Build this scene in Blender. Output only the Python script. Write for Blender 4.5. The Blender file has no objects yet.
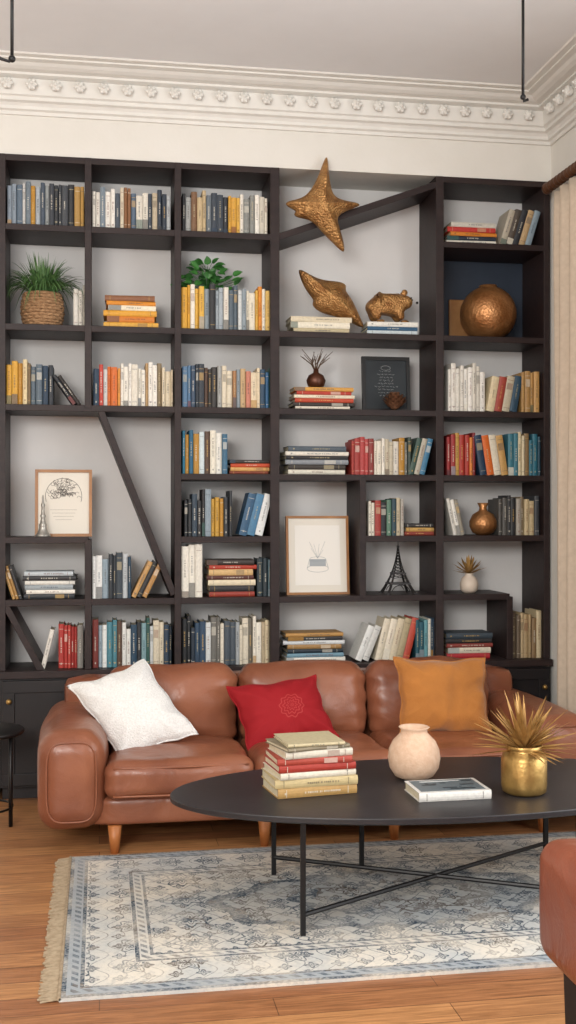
import bpy, bmesh, math, random
from mathutils import Vector, Matrix, noise
random.seed(7)
sc = bpy.context.scene
col = sc.collection
try:
    sc.view_settings.view_transform = 'Standard'
    sc.view_settings.look = 'None'
except Exception: pass

# ---------------------------------------------------------------- survey
# metres; shelf front plane is Y=0, camera stands at (0,-5.37,1.35), yawed 9.6 deg
TH = math.radians(9.6); F = 1115.0; D0 = 5.37; CH = 1.35
def sx(px, Y=0.0):
    return (Y + D0) * math.tan(TH + math.atan((px - 288) / F))
def ppm(px, Y=0.0):
    u = (px - 288) / F
    return F * (math.cos(TH) - u * math.sin(TH)) / (Y + D0)
def sz(px, py, Y=0.0):
    return CH - (py - 512) / ppm(px, Y)

def lin(c):
    if isinstance(c, str):
        c = c.lstrip('#'); c = [int(c[i:i+2], 16) / 255 for i in (0, 2, 4)]
    return tuple((x / 12.92 if x <= .04045 else ((x + .055) / 1.055) ** 2.4) for x in c) + (1.0,)

# ---------------------------------------------------------------- materials
def newmat(name):
    m = bpy.data.materials.new(name); m.use_nodes = True
    nt = m.node_tree; b = nt.nodes['Principled BSDF']
    return m, nt, b
def mat(name, c, rough=.5, metal=0., c2=None, ns=6., bump=0., bs=40., stretch=(1, 1, 1), spec=None, sheen=0, coat=0, vor=False):
    m, nt, b = newmat(name)
    b.inputs['Roughness'].default_value = rough
    b.inputs['Metallic'].default_value = metal
    if spec is not None: b.inputs['Specular IOR Level'].default_value = spec
    if sheen: b.inputs['Sheen Weight'].default_value = sheen
    if coat: b.inputs['Coat Weight'].default_value = coat
    tc = nt.nodes.new('ShaderNodeTexCoord'); mp = nt.nodes.new('ShaderNodeMapping')
    nt.links.new(tc.outputs['Object'], mp.inputs['Vector'])
    mp.inputs['Scale'].default_value = stretch
    b.inputs['Base Color'].default_value = lin(c)
    n = nt.nodes.new('ShaderNodeTexNoise'); n.inputs['Scale'].default_value = ns
    n.inputs['Detail'].default_value = 5
    nt.links.new(mp.outputs[0], n.inputs['Vector'])
    r = nt.nodes.new('ShaderNodeValToRGB')
    r.color_ramp.elements[0].position = .3; r.color_ramp.elements[1].position = .7
    r.color_ramp.elements[0].color = lin(c)
    r.color_ramp.elements[1].color = lin(c2 if c2 else c)
    nt.links.new(n.outputs['Fac'], r.inputs[0]); nt.links.new(r.outputs[0], b.inputs['Base Color'])
    if bump:
        bn = nt.nodes.new('ShaderNodeBump'); bn.inputs['Strength'].default_value = bump
        bn.inputs['Distance'].default_value = .01
        if vor:
            t = nt.nodes.new('ShaderNodeTexVoronoi'); t.inputs['Scale'].default_value = bs; o = t.outputs['Distance']
        else:
            t = nt.nodes.new('ShaderNodeTexNoise'); t.inputs['Scale'].default_value = bs; t.inputs['Detail'].default_value = 4; o = t.outputs['Fac']
        nt.links.new(mp.outputs[0], t.inputs['Vector']); nt.links.new(o, bn.inputs['Height'])
        nt.links.new(bn.outputs[0], b.inputs['Normal'])
    return m

M_wall = mat('plaster_wall', '#d5d2ca', .9, c2='#d9d6cf', bump=.05, bs=60)
M_niche = mat('plaster_niche', '#d3d1cf', .9, c2='#d8d6d4', bump=.05, bs=60)
M_ceil = mat('ceiling_paint', '#e2e3e4', .95, c2='#e5e6e7')
M_trim = mat('trim_paint', '#dcdad4', .7, c2='#d6d4ce', ns=15)
M_shelf = mat('dark_wood', '#221819', .5, c2='#2e2220', ns=5, stretch=(1, 6, 6), bump=.1, bs=30, spec=.3)
M_cab = mat('cabinet_paint', '#1b1819', .45, c2='#201c1d', spec=.35)
M_blue = mat('navy_panel', '#1d2634', .6, c2='#25303f')
M_black = mat('black_metal', '#141314', .45, .2)
M_tabletop = mat('table_black', '#1f1e21', .42, c2='#252428', ns=8, bump=.04, bs=80, spec=.5)
M_brass = mat('aged_brass', '#cfaa68', .36, .8, c2='#90703d', ns=14, bump=.18, bs=60)
M_gold = mat('hammered_gold', '#c0935c', .4, .65, c2='#85592f', ns=22, bump=.55, bs=110, vor=True)
M_copper = mat('hammered_copper', '#bd8858', .38, .65, c2='#8c5a30', ns=9, bump=.22, bs=80, vor=True)
M_goldleaf = mat('gold_leaf', '#caa162', .5, .4, c2='#8a6532', ns=14)
M_oak = mat('leg_wood', '#b9733f', .45, c2='#a06232', ns=8, stretch=(8, 8, 1))
M_fr_oak = mat('frame_oak', '#a2703d', .45, c2='#895a30', ns=12)
M_paper = mat('paper', '#dad4c8', .9)
M_mat2 = mat('mount_board', '#e4e0d8', .9)
M_ink = mat('ink', '#625e5a', .9)
M_chalkb = mat('chalkboard', '#262b2f', .8, c2='#30363a')
M_chalk = mat('chalk', '#a9adae', .9)
M_cer = mat('beige_ceramic', '#d6b99f', .8, c2='#caa78c', ns=50, bump=.22, bs=140)
M_white_cer = mat('white_ceramic', '#d0c1b0', .5)
M_bronze = mat('dark_bronze', '#6b4230', .38, .5, c2='#4a2c1e')
M_twig = mat('twig', '#5a4634', .8)
M_curtain = mat('linen_curtain', '#cdbca8', .95, c2='#c2b19d', ns=40, bump=.15, bs=300)
M_rodw = mat('rod_wood', '#5d3a22', .45, c2='#472a18')
M_green = mat('leaf_green', '#47853b', .45, c2='#2a5a28', ns=20)
M_grass = mat('grass_green', '#5a7d45', .55, c2='#38592f', ns=30)
M_soil = mat('soil', '#3a2a20', 1)
M_pillow_w = mat('white_weave', '#ebeae7', .95, c2='#dad9d6', ns=130, bump=.7, bs=170)
M_pillow_y = mat('ochre_fabric', '#b5732f', .85, c2='#a06426', ns=7, bump=.3, bs=150, sheen=.25)
M_darkleg = mat('dark_leg', '#1c1614', .4)

def leather(name, a, b_, rough=.42):
    m, nt, b = newmat(name)
    tc = nt.nodes.new('ShaderNodeTexCoord')
    n = nt.nodes.new('ShaderNodeTexNoise'); n.inputs['Scale'].default_value = 4; n.inputs['Detail'].default_value = 6
    nt.links.new(tc.outputs['Object'], n.inputs['Vector'])
    r = nt.nodes.new('ShaderNodeValToRGB'); r.color_ramp.elements[0].position = .3; r.color_ramp.elements[1].position = .72
    r.color_ramp.elements[0].color = lin(a); r.color_ramp.elements[1].color = lin(b_)
    nt.links.new(n.outputs['Fac'], r.inputs[0]); nt.links.new(r.outputs[0], b.inputs['Base Color'])
    b.inputs['Roughness'].default_value = rough
    v = nt.nodes.new('ShaderNodeTexVoronoi'); v.inputs['Scale'].default_value = 220
    nt.links.new(tc.outputs['Object'], v.inputs['Vector'])
    n2 = nt.nodes.new('ShaderNodeTexNoise'); n2.inputs['Scale'].default_value = 7; n2.inputs['Detail'].default_value = 4; n2.inputs['Distortion'].default_value = .8
    nt.links.new(tc.outputs['Object'], n2.inputs['Vector'])
    b1 = nt.nodes.new('ShaderNodeBump'); b1.inputs['Strength'].default_value = .15; b1.inputs['Distance'].default_value = .002
    b2 = nt.nodes.new('ShaderNodeBump'); b2.inputs['Strength'].default_value = .5; b2.inputs['Distance'].default_value = .016
    nt.links.new(v.outputs['Distance'], b1.inputs['Height']); nt.links.new(n2.outputs['Fac'], b2.inputs['Height'])
    nt.links.new(b1.outputs[0], b2.inputs['Normal']); nt.links.new(b2.outputs[0], b.inputs['Normal'])
    return m
M_leather = leather('cognac_leather', '#774531', '#975f44', .33)
M_leather2 = leather('chair_leather', '#743a27', '#8a4d37', .36)

def book_material():
    m, nt, b = newmat('book_covers')
    a = nt.nodes.new('ShaderNodeAttribute'); a.attribute_name = 'Col'
    n = nt.nodes.new('ShaderNodeTexNoise'); n.inputs['Scale'].default_value = 90
    tc = nt.nodes.new('ShaderNodeTexCoord'); nt.links.new(tc.outputs['Object'], n.inputs['Vector'])
    mr = nt.nodes.new('ShaderNodeMapRange'); mr.inputs[3].default_value = .75; mr.inputs[4].default_value = 1.15
    nt.links.new(n.outputs['Fac'], mr.inputs[0])
    mx = nt.nodes.new('ShaderNodeVectorMath'); mx.operation = 'SCALE'
    nt.links.new(a.outputs['Color'], mx.inputs[0]); nt.links.new(mr.outputs[0], mx.inputs['Scale'])
    nt.links.new(mx.outputs[0], b.inputs['Base Color']); b.inputs['Roughness'].default_value = .55
    return m
M_book = book_material()

# ---------------------------------------------------------------- mesh builder
class MB:
    def __init__(s): s.v = []; s.f = []; s.c = []; s.m = []; s.M = Matrix.Identity(4); s.mats = []; s.cur = 0; s.color = (1, 1, 1, 1); s.sm = []; s.smooth = False
    def use(s, m, smooth=None):
        if m not in s.mats: s.mats.append(m)
        s.cur = s.mats.index(m)
        if smooth is not None: s.smooth = smooth
        return s
    def add(s, vs, fs):
        o = len(s.v)
        s.v += [s.M @ Vector(p) for p in vs]
        for f in fs:
            s.f.append([i + o for i in f]); s.c.append(s.color); s.m.append(s.cur); s.sm.append(s.smooth)
    def box(s, x0, x1, y0, y1, z0, z1):
        s.add([(x0, y0, z0), (x1, y0, z0), (x1, y1, z0), (x0, y1, z0), (x0, y0, z1), (x1, y0, z1), (x1, y1, z1), (x0, y1, z1)],
              [(0, 3, 2, 1), (4, 5, 6, 7), (0, 1, 5, 4), (1, 2, 6, 5), (2, 3, 7, 6), (3, 0, 4, 7)])
    def beam(s, p1, p2, t, y0, y1):
        d = Vector((p2[0] - p1[0], p2[1] - p1[1])).normalized(); n = Vector((-d.y, d.x)) * t / 2
        q = [(p1[0] - n.x, p1[1] - n.y), (p2[0] - n.x, p2[1] - n.y), (p2[0] + n.x, p2[1] + n.y), (p1[0] + n.x, p1[1] + n.y)]
        vs = [(a, y0, b) for a, b in q] + [(a, y1, b) for a, b in q]
        s.add(vs, [(0, 1, 2, 3), (4, 7, 6, 5), (0, 4, 5, 1), (1, 5, 6, 2), (2, 6, 7, 3), (3, 7, 4, 0)])
    def tube(s, pts, rad, seg=8, cyc=False):
        pts = [Vector(p) for p in pts]; n = len(pts)
        if not isinstance(rad, (list, tuple)): rad = [rad] * n
        vs = []; up = Vector((0, 0, 1))
        for i in range(n):
            a = pts[(i - 1) % n] if (cyc or i > 0) else pts[i]
            b = pts[(i + 1) % n] if (cyc or i < n - 1) else pts[i]
            d = (b - a).normalized() if (b - a).length > 1e-9 else Vector((0, 0, 1))
            r = up if abs(d.dot(up)) < .95 else Vector((0, 1, 0))
            x = d.cross(r).normalized(); y = d.cross(x).normalized()
            for k in range(seg):
                t = 2 * math.pi * k / seg
                vs.append(pts[i] + (x * math.cos(t) + y * math.sin(t)) * rad[i])
        fs = []
        for i in range(n if cyc else n - 1):
            j = (i + 1) % n
            for k in range(seg):
                fs.append((i * seg + k, i * seg + (k + 1) % seg, j * seg + (k + 1) % seg, j * seg + k))
        if not cyc:
            fs.append(tuple(range(seg - 1, -1, -1))); fs.append(tuple((n - 1) * seg + k for k in range(seg)))
        s.add(vs, fs)
    def lathe(s, prof, c=(0, 0, 0), seg=40, sx_=1, sy_=1):
        vs = []; fs = []; n = len(prof)
        for r, z in prof:
            for k in range(seg):
                t = 2 * math.pi * k / seg; vs.append((c[0] + r * sx_ * math.cos(t), c[1] + r * sy_ * math.sin(t), c[2] + z))
        for i in range(n - 1):
            for k in range(seg):
                k2 = (k + 1) % seg; fs.append((i * seg + k, i * seg + k2, (i + 1) * seg + k2, (i + 1) * seg + k))
        fs.append(tuple(range(seg - 1, -1, -1))); fs.append(tuple((n - 1) * seg + k for k in range(seg)))
        s.add(vs, fs)
    def ball(s, c, r, seg=12, rings=8, sc_=(1, 1, 1)):
        pr = [(max(1e-4, math.sin(math.pi * i / rings)), -math.cos(math.pi * i / rings)) for i in range(rings + 1)]
        vs = []; fs = []
        for a, z in pr:
            for k in range(seg):
                t = 2 * math.pi * k / seg
                vs.append((c[0] + r * sc_[0] * a * math.cos(t), c[1] + r * sc_[1] * a * math.sin(t), c[2] + r * sc_[2] * z))
        for i in range(rings):
            for k in range(seg):
                k2 = (k + 1) % seg; fs.append((i * seg + k, i * seg + k2, (i + 1) * seg + k2, (i + 1) * seg + k))
        s.add(vs, fs)
    def blade(s, pts, widths, side):
        side = Vector(side).normalized(); vs = []; fs = []
        for p, w in zip(pts, widths):
            p = Vector(p); vs += [p - side * w, p + Vector((0, 0, -w * .35)), p + side * w]
        for i in range(len(pts) - 1):
            a = 3 * i; fs += [(a, a + 1, a + 4, a + 3), (a + 1, a + 2, a + 5, a + 4)]
        s.add(vs, fs)
    def obj(s, name, loc=(0, 0, 0), rot=(0, 0, 0), bevel=0, parent=None, sub=0, keepcol=False):
        me = bpy.data.meshes.new(name); me.from_pydata([tuple(v) for v in s.v], [], s.f)
        for m in s.mats: me.materials.append(m)
        me.polygons.foreach_set('material_index', s.m); me.polygons.foreach_set('use_smooth', s.sm)
        if keepcol:
            ca = me.color_attributes.new('Col', 'FLOAT_COLOR', 'CORNER'); arr = []
            for p in me.polygons: arr += list(s.c[p.index]) * p.loop_total
            ca.data.foreach_set('color', arr)
        me.update(); me.validate()
        o = bpy.data.objects.new(name, me); col.objects.link(o); o.location = loc; o.rotation_euler = rot
        if bevel:
            b = o.modifiers.new('bev', 'BEVEL'); b.width = bevel; b.segments = 2; b.limit_method = 'ANGLE'; b.angle_limit = .7
        if sub:
            b = o.modifiers.new('sub', 'SUBSURF'); b.levels = sub; b.render_levels = sub
        if parent: o.parent = parent
        return o
def empty(name, loc=(0, 0, 0), rot=(0, 0, 0)):
    e = bpy.data.objects.new(name, None); col.objects.link(e); e.location = loc; e.rotation_euler = rot; e.empty_display_size = .1
    return e

def soft(name, c, size, r, m, bulge=(0, 0, 0), n=18, wr=.0, wf=6., rot=(0, 0, 0), parent=None, pucker=0):
    bm = bmesh.new(); bmesh.ops.create_cube(bm, size=2)
    bmesh.ops.subdivide_edges(bm, edges=bm.edges[:], cuts=n, use_grid_fill=True)
    h = Vector(size) / 2; sd = random.random() * 50
    for v in bm.verts:
        p = v.co.copy()
        p = Vector([math.copysign(abs(a) ** .8, a) for a in p])
        q = Vector((p.x * h.x, p.y * h.y, p.z * h.z))
        inn = Vector([max(-(h[i] - r), min(h[i] - r, q[i])) for i in range(3)])
        d = q - inn
        if d.length > 1e-9: d = d.normalized() * r
        w = inn + d; u = Vector((w.x / h.x, w.y / h.y, w.z / h.z))
        ex, ey, ez = [max(0, 1 - a * a) for a in u]
        o = Vector((u.x * bulge[0] * ey * ez, u.y * bulge[1] * ex * ez, u.z * bulge[2] * ex * ey))
        w = w + o
        dn = d.normalized() if d.length > 0 else Vector((0, 0, 1))
        if wr:
            g = noise.noise(Vector((w.x * wf + sd, w.y * wf, w.z * wf))) + .3 * noise.noise(Vector((w.x * wf * 2.2, w.y * wf * 2.2 + sd, w.z * wf * 2.2)))
            w = w + dn * g * wr
        if pucker:
            e_ = max(0, abs(u.x) - .55) / .45
            w = w + dn * pucker * e_ * math.sin(w.z * 75 + 3 * noise.noise(Vector((w.x * 8, w.y * 8, sd)))) * (1 - abs(u.x) * .3)
        v.co = w
    me = bpy.data.meshes.new(name); bm.to_mesh(me); bm.free()
    for p in me.polygons: p.use_smooth = True
    me.materials.append(m); o = bpy.data.objects.new(name, me); col.objects.link(o)
    o.location = c; o.rotation_euler = rot
    if parent: o.parent = parent
    return o

def pillow(name, c, w, h, t, m, roty, tilt, yaw=0, seed=0, puff=.5, skew=0):
    N = 44; vs = []; fs = []
    for s_ in (1, -1):
        for j in range(N + 1):
            for i in range(N + 1):
                u = -1 + 2 * i / N; v = -1 + 2 * j / N
                k = max(0, (1 - abs(u) ** 2.6) * (1 - abs(v) ** 2.6)) ** puff
                x = u * w / 2 * (1 - .10 * (1 - v * v) * u * u) - skew * v * w / 2; z = v * h / 2 * (1 - .10 * (1 - u * u) * v * v)
                g = noise.noise(Vector((x * 6 + seed, z * 6, s_))) * .024 + noise.noise(Vector((x * 15 + seed, z * 15, s_))) * .011
                rad = abs(math.sin(math.atan2(v, u) * 7 + seed)) * .010 * (u * u + v * v)
                y = -s_ * (t / 2 * k + (g - rad) * min(1, k * 1.6))
                x += .004 * math.sin(v * 9 + seed) * u * u; z += .004 * math.sin(u * 8 + seed) * v * v
                vs.append((x, y, z))
        o = 0 if s_ == 1 else (N + 1) ** 2
        for j in range(N):
            for i in range(N):
                a = o + j * (N + 1) + i; q = (a, a + 1, a + N + 2, a + N + 1)
                fs.append(q if s_ == 1 else q[::-1])
    mb = MB(); mb.use(m, True); mb.add(vs, fs)
    per = []
    for i in range(N): per.append(vs[i])
    for j in range(N): per.append(vs[j * (N + 1) + N])
    for i in range(N, 0, -1): per.append(vs[N * (N + 1) + i])
    for j in range(N, 0, -1): per.append(vs[j * (N + 1)])
    mb.tube(per, .0042, 6, True)
    o = mb.obj(name)
    o.matrix_world = Matrix.Translation(c) @ Matrix.Rotation(yaw, 4, 'Z') @ Matrix.Rotation(-tilt, 4, 'X') @ Matrix.Rotation(roty, 4, 'Y')
    return o

# ================================================================ ROOM
XL = -2.6; XR = 2.27; YF = -8.0; ZC = 3.42
mb = MB().use(M_wall)
mb.box(XL, -.475, .01, .41, 0, ZC)
mb.box(-.475, XR, .01, .31, 3.032, ZC)
mb.use(M_niche); mb.box(-.475, XR, .31, .41, 0, ZC)
mb.obj('wall_back')
mb = MB().use(M_wall)
mb.box(XR, XR + .15, YF, -4.0, 0, ZC); mb.box(XR, XR + .15, -1.6, .41, 0, ZC)
mb.box(XR, XR + .15, -4.0, -1.6, 0, .3); mb.box(XR, XR + .15, -4.0, -1.6, 2.85, ZC)
mb.obj('wall_right')
mb = MB().use(M_trim)
for y in (-4.0, -2.85, -1.66): mb.box(XR + .04, XR + .1, y, y + .06, .3, 2.85)
for z in (.3, 1.7, 2.79): mb.box(XR + .04, XR + .1, -4.0, -1.6, z, z + .06)
mb.obj('window_1')
MB_ = MB().use(M_wall); MB_.box(XL - .1, XL, YF, .41, 0, ZC); MB_.obj('wall_left')
MB_ = MB().use(M_ceil); MB_.box(XL - .1, XR + .15, YF, .41, ZC, ZC + .1); MB_.obj('ceiling')

# floor
def floor_mat():
    m, nt, b = newmat('oak_floor'); N = nt.nodes; L = nt.links
    tc = N.new('ShaderNodeTexCoord')
    br = N.new('ShaderNodeTexBrick'); L.new(tc.outputs['Object'], br.inputs['Vector'])
    br.inputs['Scale'].default_value = 1; br.inputs['Brick Width'].default_value = .95; br.inputs['Row Height'].default_value = .11
    br.inputs['Mortar Size'].default_value = .0015; br.inputs['Mortar Smooth'].default_value = .3
    br.inputs['Color1'].default_value = lin('#936241'); br.inputs['Color2'].default_value = lin('#b98759'); br.inputs['Mortar'].default_value = lin('#5f3f2a')
    mp = N.new('ShaderNodeMapping'); mp.inputs['Scale'].default_value = (2.2, 30, 1); L.new(tc.outputs['Object'], mp.inputs['Vector'])
    n = N.new('ShaderNodeTexNoise'); n.inputs['Scale'].default_value = 2.6; n.inputs['Detail'].default_value = 9; n.inputs['Distortion'].default_value = .9
    L.new(mp.outputs[0], n.inputs['Vector'])
    r = N.new('ShaderNodeValToRGB'); r.color_ramp.elements[0].position = .32; r.color_ramp.elements[1].position = .68
    r.color_ramp.elements[0].color = (.6, .55, .49, 1); r.color_ramp.elements[1].color = (1.18, 1.16, 1.12, 1)
    L.new(n.outputs['Fac'], r.inputs[0])
    mx = N.new('ShaderNodeMix'); mx.data_type = 'RGBA'; mx.blend_type = 'MULTIPLY'; mx.inputs[0].default_value = .9
    L.new(br.outputs['Color'], mx.inputs[6]); L.new(r.outputs[0], mx.inputs[7]); L.new(mx.outputs[2], b.inputs['Base Color'])
    b.inputs['Roughness'].default_value = .42
    bp = N.new('ShaderNodeBump'); bp.inputs['Strength'].default_value = .15; bp.inputs['Distance'].default_value = .003
    L.new(n.outputs['Fac'], bp.inputs['Height']); L.new(bp.outputs[0], b.inputs['Normal'])
    return m
MB_ = MB().use(floor_mat()); MB_.box(XL - .1, XR + .15, YF, .41, -.1, 0); MB_.obj('floor')

# cornice
prof = [(0, 3.215), (.012, 3.215), (.016, 3.23), (.03, 3.236), (.03, 3.25), (.04, 3.262), (.058, 3.268), (.058, 3.284), (.07, 3.29), (.078, 3.36), (.11, 3.368), (.11, 3.378),
        (.14, 3.382), (.16, 3.39), (.175, 3.4), (.205, 3.404), (.205, 3.411), (.235, 3.413), (.24, 3.42)]
mb = MB().use(M_trim)
vs = []; fs = []
for p, z in prof: vs += [(XL, .01 - p, z), (XR - p, .01 - p, z), (XR - p, YF, z)]
for i in range(len(prof) - 1):
    a = 3 * i; fs += [(a, a + 1, a + 4, a + 3), (a + 1, a + 2, a + 5, a + 4)]
mb.add(vs, fs); mb.smooth = True
x = XR - .16
while x > XL:
    y = .01 - .09
    mb.ball((x, y - .004, 3.328), .022, 12, 8, (1, 1.1, 1.05)); mb.ball((x, y - .03, 3.328), .008, 8, 6)
    for q in range(6):
        a = q * math.pi / 3; mb.ball((x + .019 * math.cos(a), y - .012, 3.328 + .019 * math.sin(a)), .009, 8, 5)
    x -= .11
y = -.2
while y > -4.5:
    xx = XR - .09
    mb.ball((xx - .004, y, 3.328), .022, 12, 8, (1.1, 1, 1.05)); mb.ball((xx - .03, y, 3.328), .008, 8, 6)
    for q in range(6):
        a = q * math.pi / 3; mb.ball((xx - .012, y + .019 * math.cos(a), 3.328 + .019 * math.sin(a)), .009, 8, 5)
    y -= .11
mb.obj('trim_1')
mb = MB().use(M_trim); mb.box(XL, -.48, -.008, .01, 0, .14); mb.obj('baseboard_back', bevel=.004)
mb = MB().use(M_trim); mb.box(XR - .018, XR, YF, -.05, 0, .14); mb.obj('baseboard_right', bevel=.004)

# ================================================================ BOOKSHELF
XA, XB, XC, XD, XE, XF, XM, XN = -.45, -.053, .372, .844, 1.679, 2.243, 1.284, 2.046
T = .03
ZT, ZA, ZB, ZCc, ZD, ZE, ZF, ZG = 3.015, 2.69, 2.22, 1.842, 1.52, 1.217, .922, .592
mb = MB().use(M_shelf); y0, y1 = 0, .3
def H(z, a, b): mb.box(a, b, y0 + .002, y1, z - T / 2, z + T / 2)
def V(x, a, b, t=.032): mb.box(x - t / 2, x + t / 2, y0, y1, a, b)
H(ZT, XA, XD); H(ZT, XE, XF); H(ZA, XA, XD); H(ZA, XE, XF); H(ZB, XA, XF); H(ZCc, XA, XF)
H(ZD, XC, XF); H(ZE, XA, XB); H(ZE, XC, XD); H(ZE, XM, XF); H(ZF, XA, XN)
V(XA, ZG, ZT + .015); V(XB, ZCc, ZT + .015); V(XB, ZG, ZE); V(XC, ZG, ZT + .015); V(XD, ZG, ZT + .015, .045)
V(XE, ZG, ZT + .015, .04); V(XF, ZG, ZT + .015); V(XM, ZF, ZD); V(XN, ZG, ZF)
mb.beam((sx(100), ZCc), (sx(174), ZF + .03), .03, .004, .3)
mb.beam((XA + .01, ZF), (sx(42), ZG), .03, .004, .3)
mb.beam((XD, sz(278, 238)), (XE, sz(438, 183)), .032, .004, .3)
mb.box(XA - .016, XF + .016, -.04, .3, ZG - .02, ZG + .014)
mb.use(M_cab); mb.box(XA - .01, XF + .01, -.02, .3, .06, ZG - .02); mb.box(XA, XF, .02, .3, 0, .06)
nd = 6; wd = (XF - XA) / nd
for i in range(nd):
    a = XA + i * wd + .006; b = a + wd - .012
    mb.use(M_cab)
    mb.box(a, b, -.036, -.02, .075, ZG - .03)
    for (p, q, r_, s_) in ((a, b, .075, .13), (a, b, ZG - .085, ZG - .03), (a, a + .055, .13, ZG - .085), (b - .055, b, .13, ZG - .085)):
        mb.box(p, q, -.046, -.036, r_, s_)
    mb.use(M_brass, True); kx = b - .03 if i % 2 else a + .03
    mb.ball((kx, -.062, .47), .013, 12, 8); mb.tube([(kx, -.046, .47), (kx, -.06, .47)], .006); mb.smooth = False
mb.use(M_blue); mb.box(XE + .02, XF - .016, .29, .3, ZB + .015, ZA - .015)
mb.obj('bookshelf', bevel=.002)

# ================================================================ BOOKS
PAGE = lin('#cfc4a8')
def tone(c):
    c = lin(c)[:3]; l = sum(c) / 3
    r = [max(.004, (l + (x - l) * 1.02)) for x in c]
    k = .95 if l > .5 else (.85 if l > .1 else .75)
    return (r[0] * k, r[1] * k, r[2] * k, 1)
def mixc(a, b, t): return tuple(a[i] * (1 - t) + b[i] * t for i in range(3)) + (1,)
ACC = ['#1f3a52', '#7a2a22', '#26282c', '#b8862f', '#2e5a52', '#5a4030', '#8f9aa0', '#e2dccb']
def book(mb, w, h, d, c, c2=None, label=True, M=None):
    old = mb.M
    if M is not None: mb.M = old @ M
    cl = tone(c); mb.color = cl; t = .0022
    mb.box(0, t, .003, d, 0, h); mb.box(w - t, w, .003, d, 0, h)
    pr = [(0, 0), (.25 * w, -.003), (.5 * w, -.004), (.75 * w, -.003), (w, 0), (w, .004), (0, .004)]
    n = len(pr); vs = [(a, b, 0) for a, b in pr] + [(a, b, h) for a, b in pr]
    mb.add(vs, [tuple(range(n - 1, -1, -1)), tuple(range(n, 2 * n))] + [(i, (i + 1) % n, n + (i + 1) % n, n + i) for i in range(n)])
    mb.color = PAGE; mb.box(t, w - t, .004, d - .004, .004, h - .004)
    if label:
        lum = sum(cl[:3]) / 3
        lc = lin(c2) if c2 else (lin(random.choice(['#c9a35a', '#d8d2c2', '#d8d2c2', '#bdaf8a'])) if lum < .25 else lin(random.choice(['#3a3430', '#6b2d22', '#2b3d50', '#4a4640'])))
        k = random.random()
        a, b = .12 * w, .88 * w
        mb.color = mixc(lc, cl, .35)
        if k < .4:
            for z in (.1, .88): mb.box(a, b, -.0042, .001, h * z, h * z + .0022)
        if k < .15:
            mb.color = mixc(lc, cl, .55); mb.box(a, b, -.0041, .001, h * .62, h * .8)
        if k > .85:
            mb.color = mixc(tone(random.choice(ACC)), cl, .3); mb.box(0.0005, w - .0005, -.0043, .001, 0.001, h * random.uniform(.12, .3))
        if k > .3:
            mb.color = mixc(lc, cl, .4)
            ww = min(.34 * w, .0065); xc = .5 * w - ww / 2
            z = h * random.uniform(.32, .42); e = h * random.uniform(.6, .82)
            while z < e:
                l = random.uniform(.0025, .006); mb.box(xc, xc + ww * random.uniform(.8, 1), -.0050, .001, z, z + l); z += l + random.choice([.0022, .0022, .006])
            if random.random() < .5 and k < .85: mb.box(xc, xc + ww, -.005, .001, h * .08, h * .08 + .008)
    mb.M = old
def brow(px0, px1, zb, hmin, hmax, pal, lean=None, tmin=.013, tmax=.03, name='book_row', Y=.03):
    mb = MB().use(M_book); x = sx(px0, Y) + .002; x1 = sx(px1, Y); z0 = zb + .015
    i = 0; n_est = (x1 - x) / .0225
    while x < x1 - tmin * .7:
        w = min(random.uniform(tmin, tmax), x1 - x)
        if w < .009: break
        h = random.uniform(hmin, hmax) * random.choice([1, 1, .95, 1.03]); d = random.uniform(.13, .165)
        idx = int(min(len(pal) - 1, i * len(pal) / max(len(pal), n_est))) if n_est > len(pal) else min(i, len(pal) - 1)
        c = pal[idx]
        if len(pal) > 6 and random.random() < .1: c = random.choice(ACC)
        book(mb, w, h, d, c, M=Matrix.Translation((x, Y + random.uniform(-.004, .014), z0)))
        x += w + random.uniform(.0006, .002); i += 1
    mb.obj(name, keepcol=True)
def bleanrow(px0, px1, zb, h, pal, ang, side='L', name='leaning_books', Y=.03, n=None, w=None):
    mb = MB().use(M_book); z0 = zb + .015; a = math.radians(ang)
    x0 = sx(px0, Y); x1 = sx(px1, Y); n = n or len(pal)
    span = x1 - x0 - h * math.sin(a); w = w or max(.012, span / n * math.cos(a) * .98)
    for i in range(n):
        if side == 'L':
            px = x0 + h * math.sin(a) + i * (w / math.cos(a) + .0015)
            M = Matrix.Translation((px, Y, z0)) @ Matrix.Rotation(-a, 4, 'Y')
        else:
            px = x0 + (i + 1) * (w / math.cos(a) + .0015)
            M = Matrix.Translation((px, Y, z0)) @ Matrix.Rotation(a, 4, 'Y') @ Matrix.Translation((-w, 0, 0))
        book(mb, w, h * random.uniform(.96, 1.0), .15, pal[i % len(pal)], M=M)
    mb.obj(name, keepcol=True)
LAY = Matrix(((0, 0, 1, 0), (0, 1, 0, 0), (-1, 0, 0, 0), (0, 0, 0, 1)))
def bstack(px0, px1, zb, tot, pal, name='book_stack', Y=.04, jit=.012, d=.16):
    mb = MB().use(M_book); z = zb + .015; x0 = sx(px0, Y); x1 = sx(px1, Y)
    ws = [random.uniform(.8, 1.25) for _ in pal]; k = tot / sum(ws)
    for i, c in enumerate(reversed(pal)):
        w = ws[i] * k; L = (x1 - x0) * random.uniform(.86, 1.0); cx = (x0 + x1) / 2 + random.uniform(-jit, jit) * .5
        M = Matrix.Translation((cx, Y + d / 2, z + w)) @ Matrix.Rotation(random.uniform(-.05, .05), 4, 'Z') @ Matrix.Translation((-L / 2, -d / 2, 0)) @ LAY
        book(mb, w - .0006, L, d, c, M=M); z += w
    mb.obj(name, keepcol=True); return z

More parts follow.
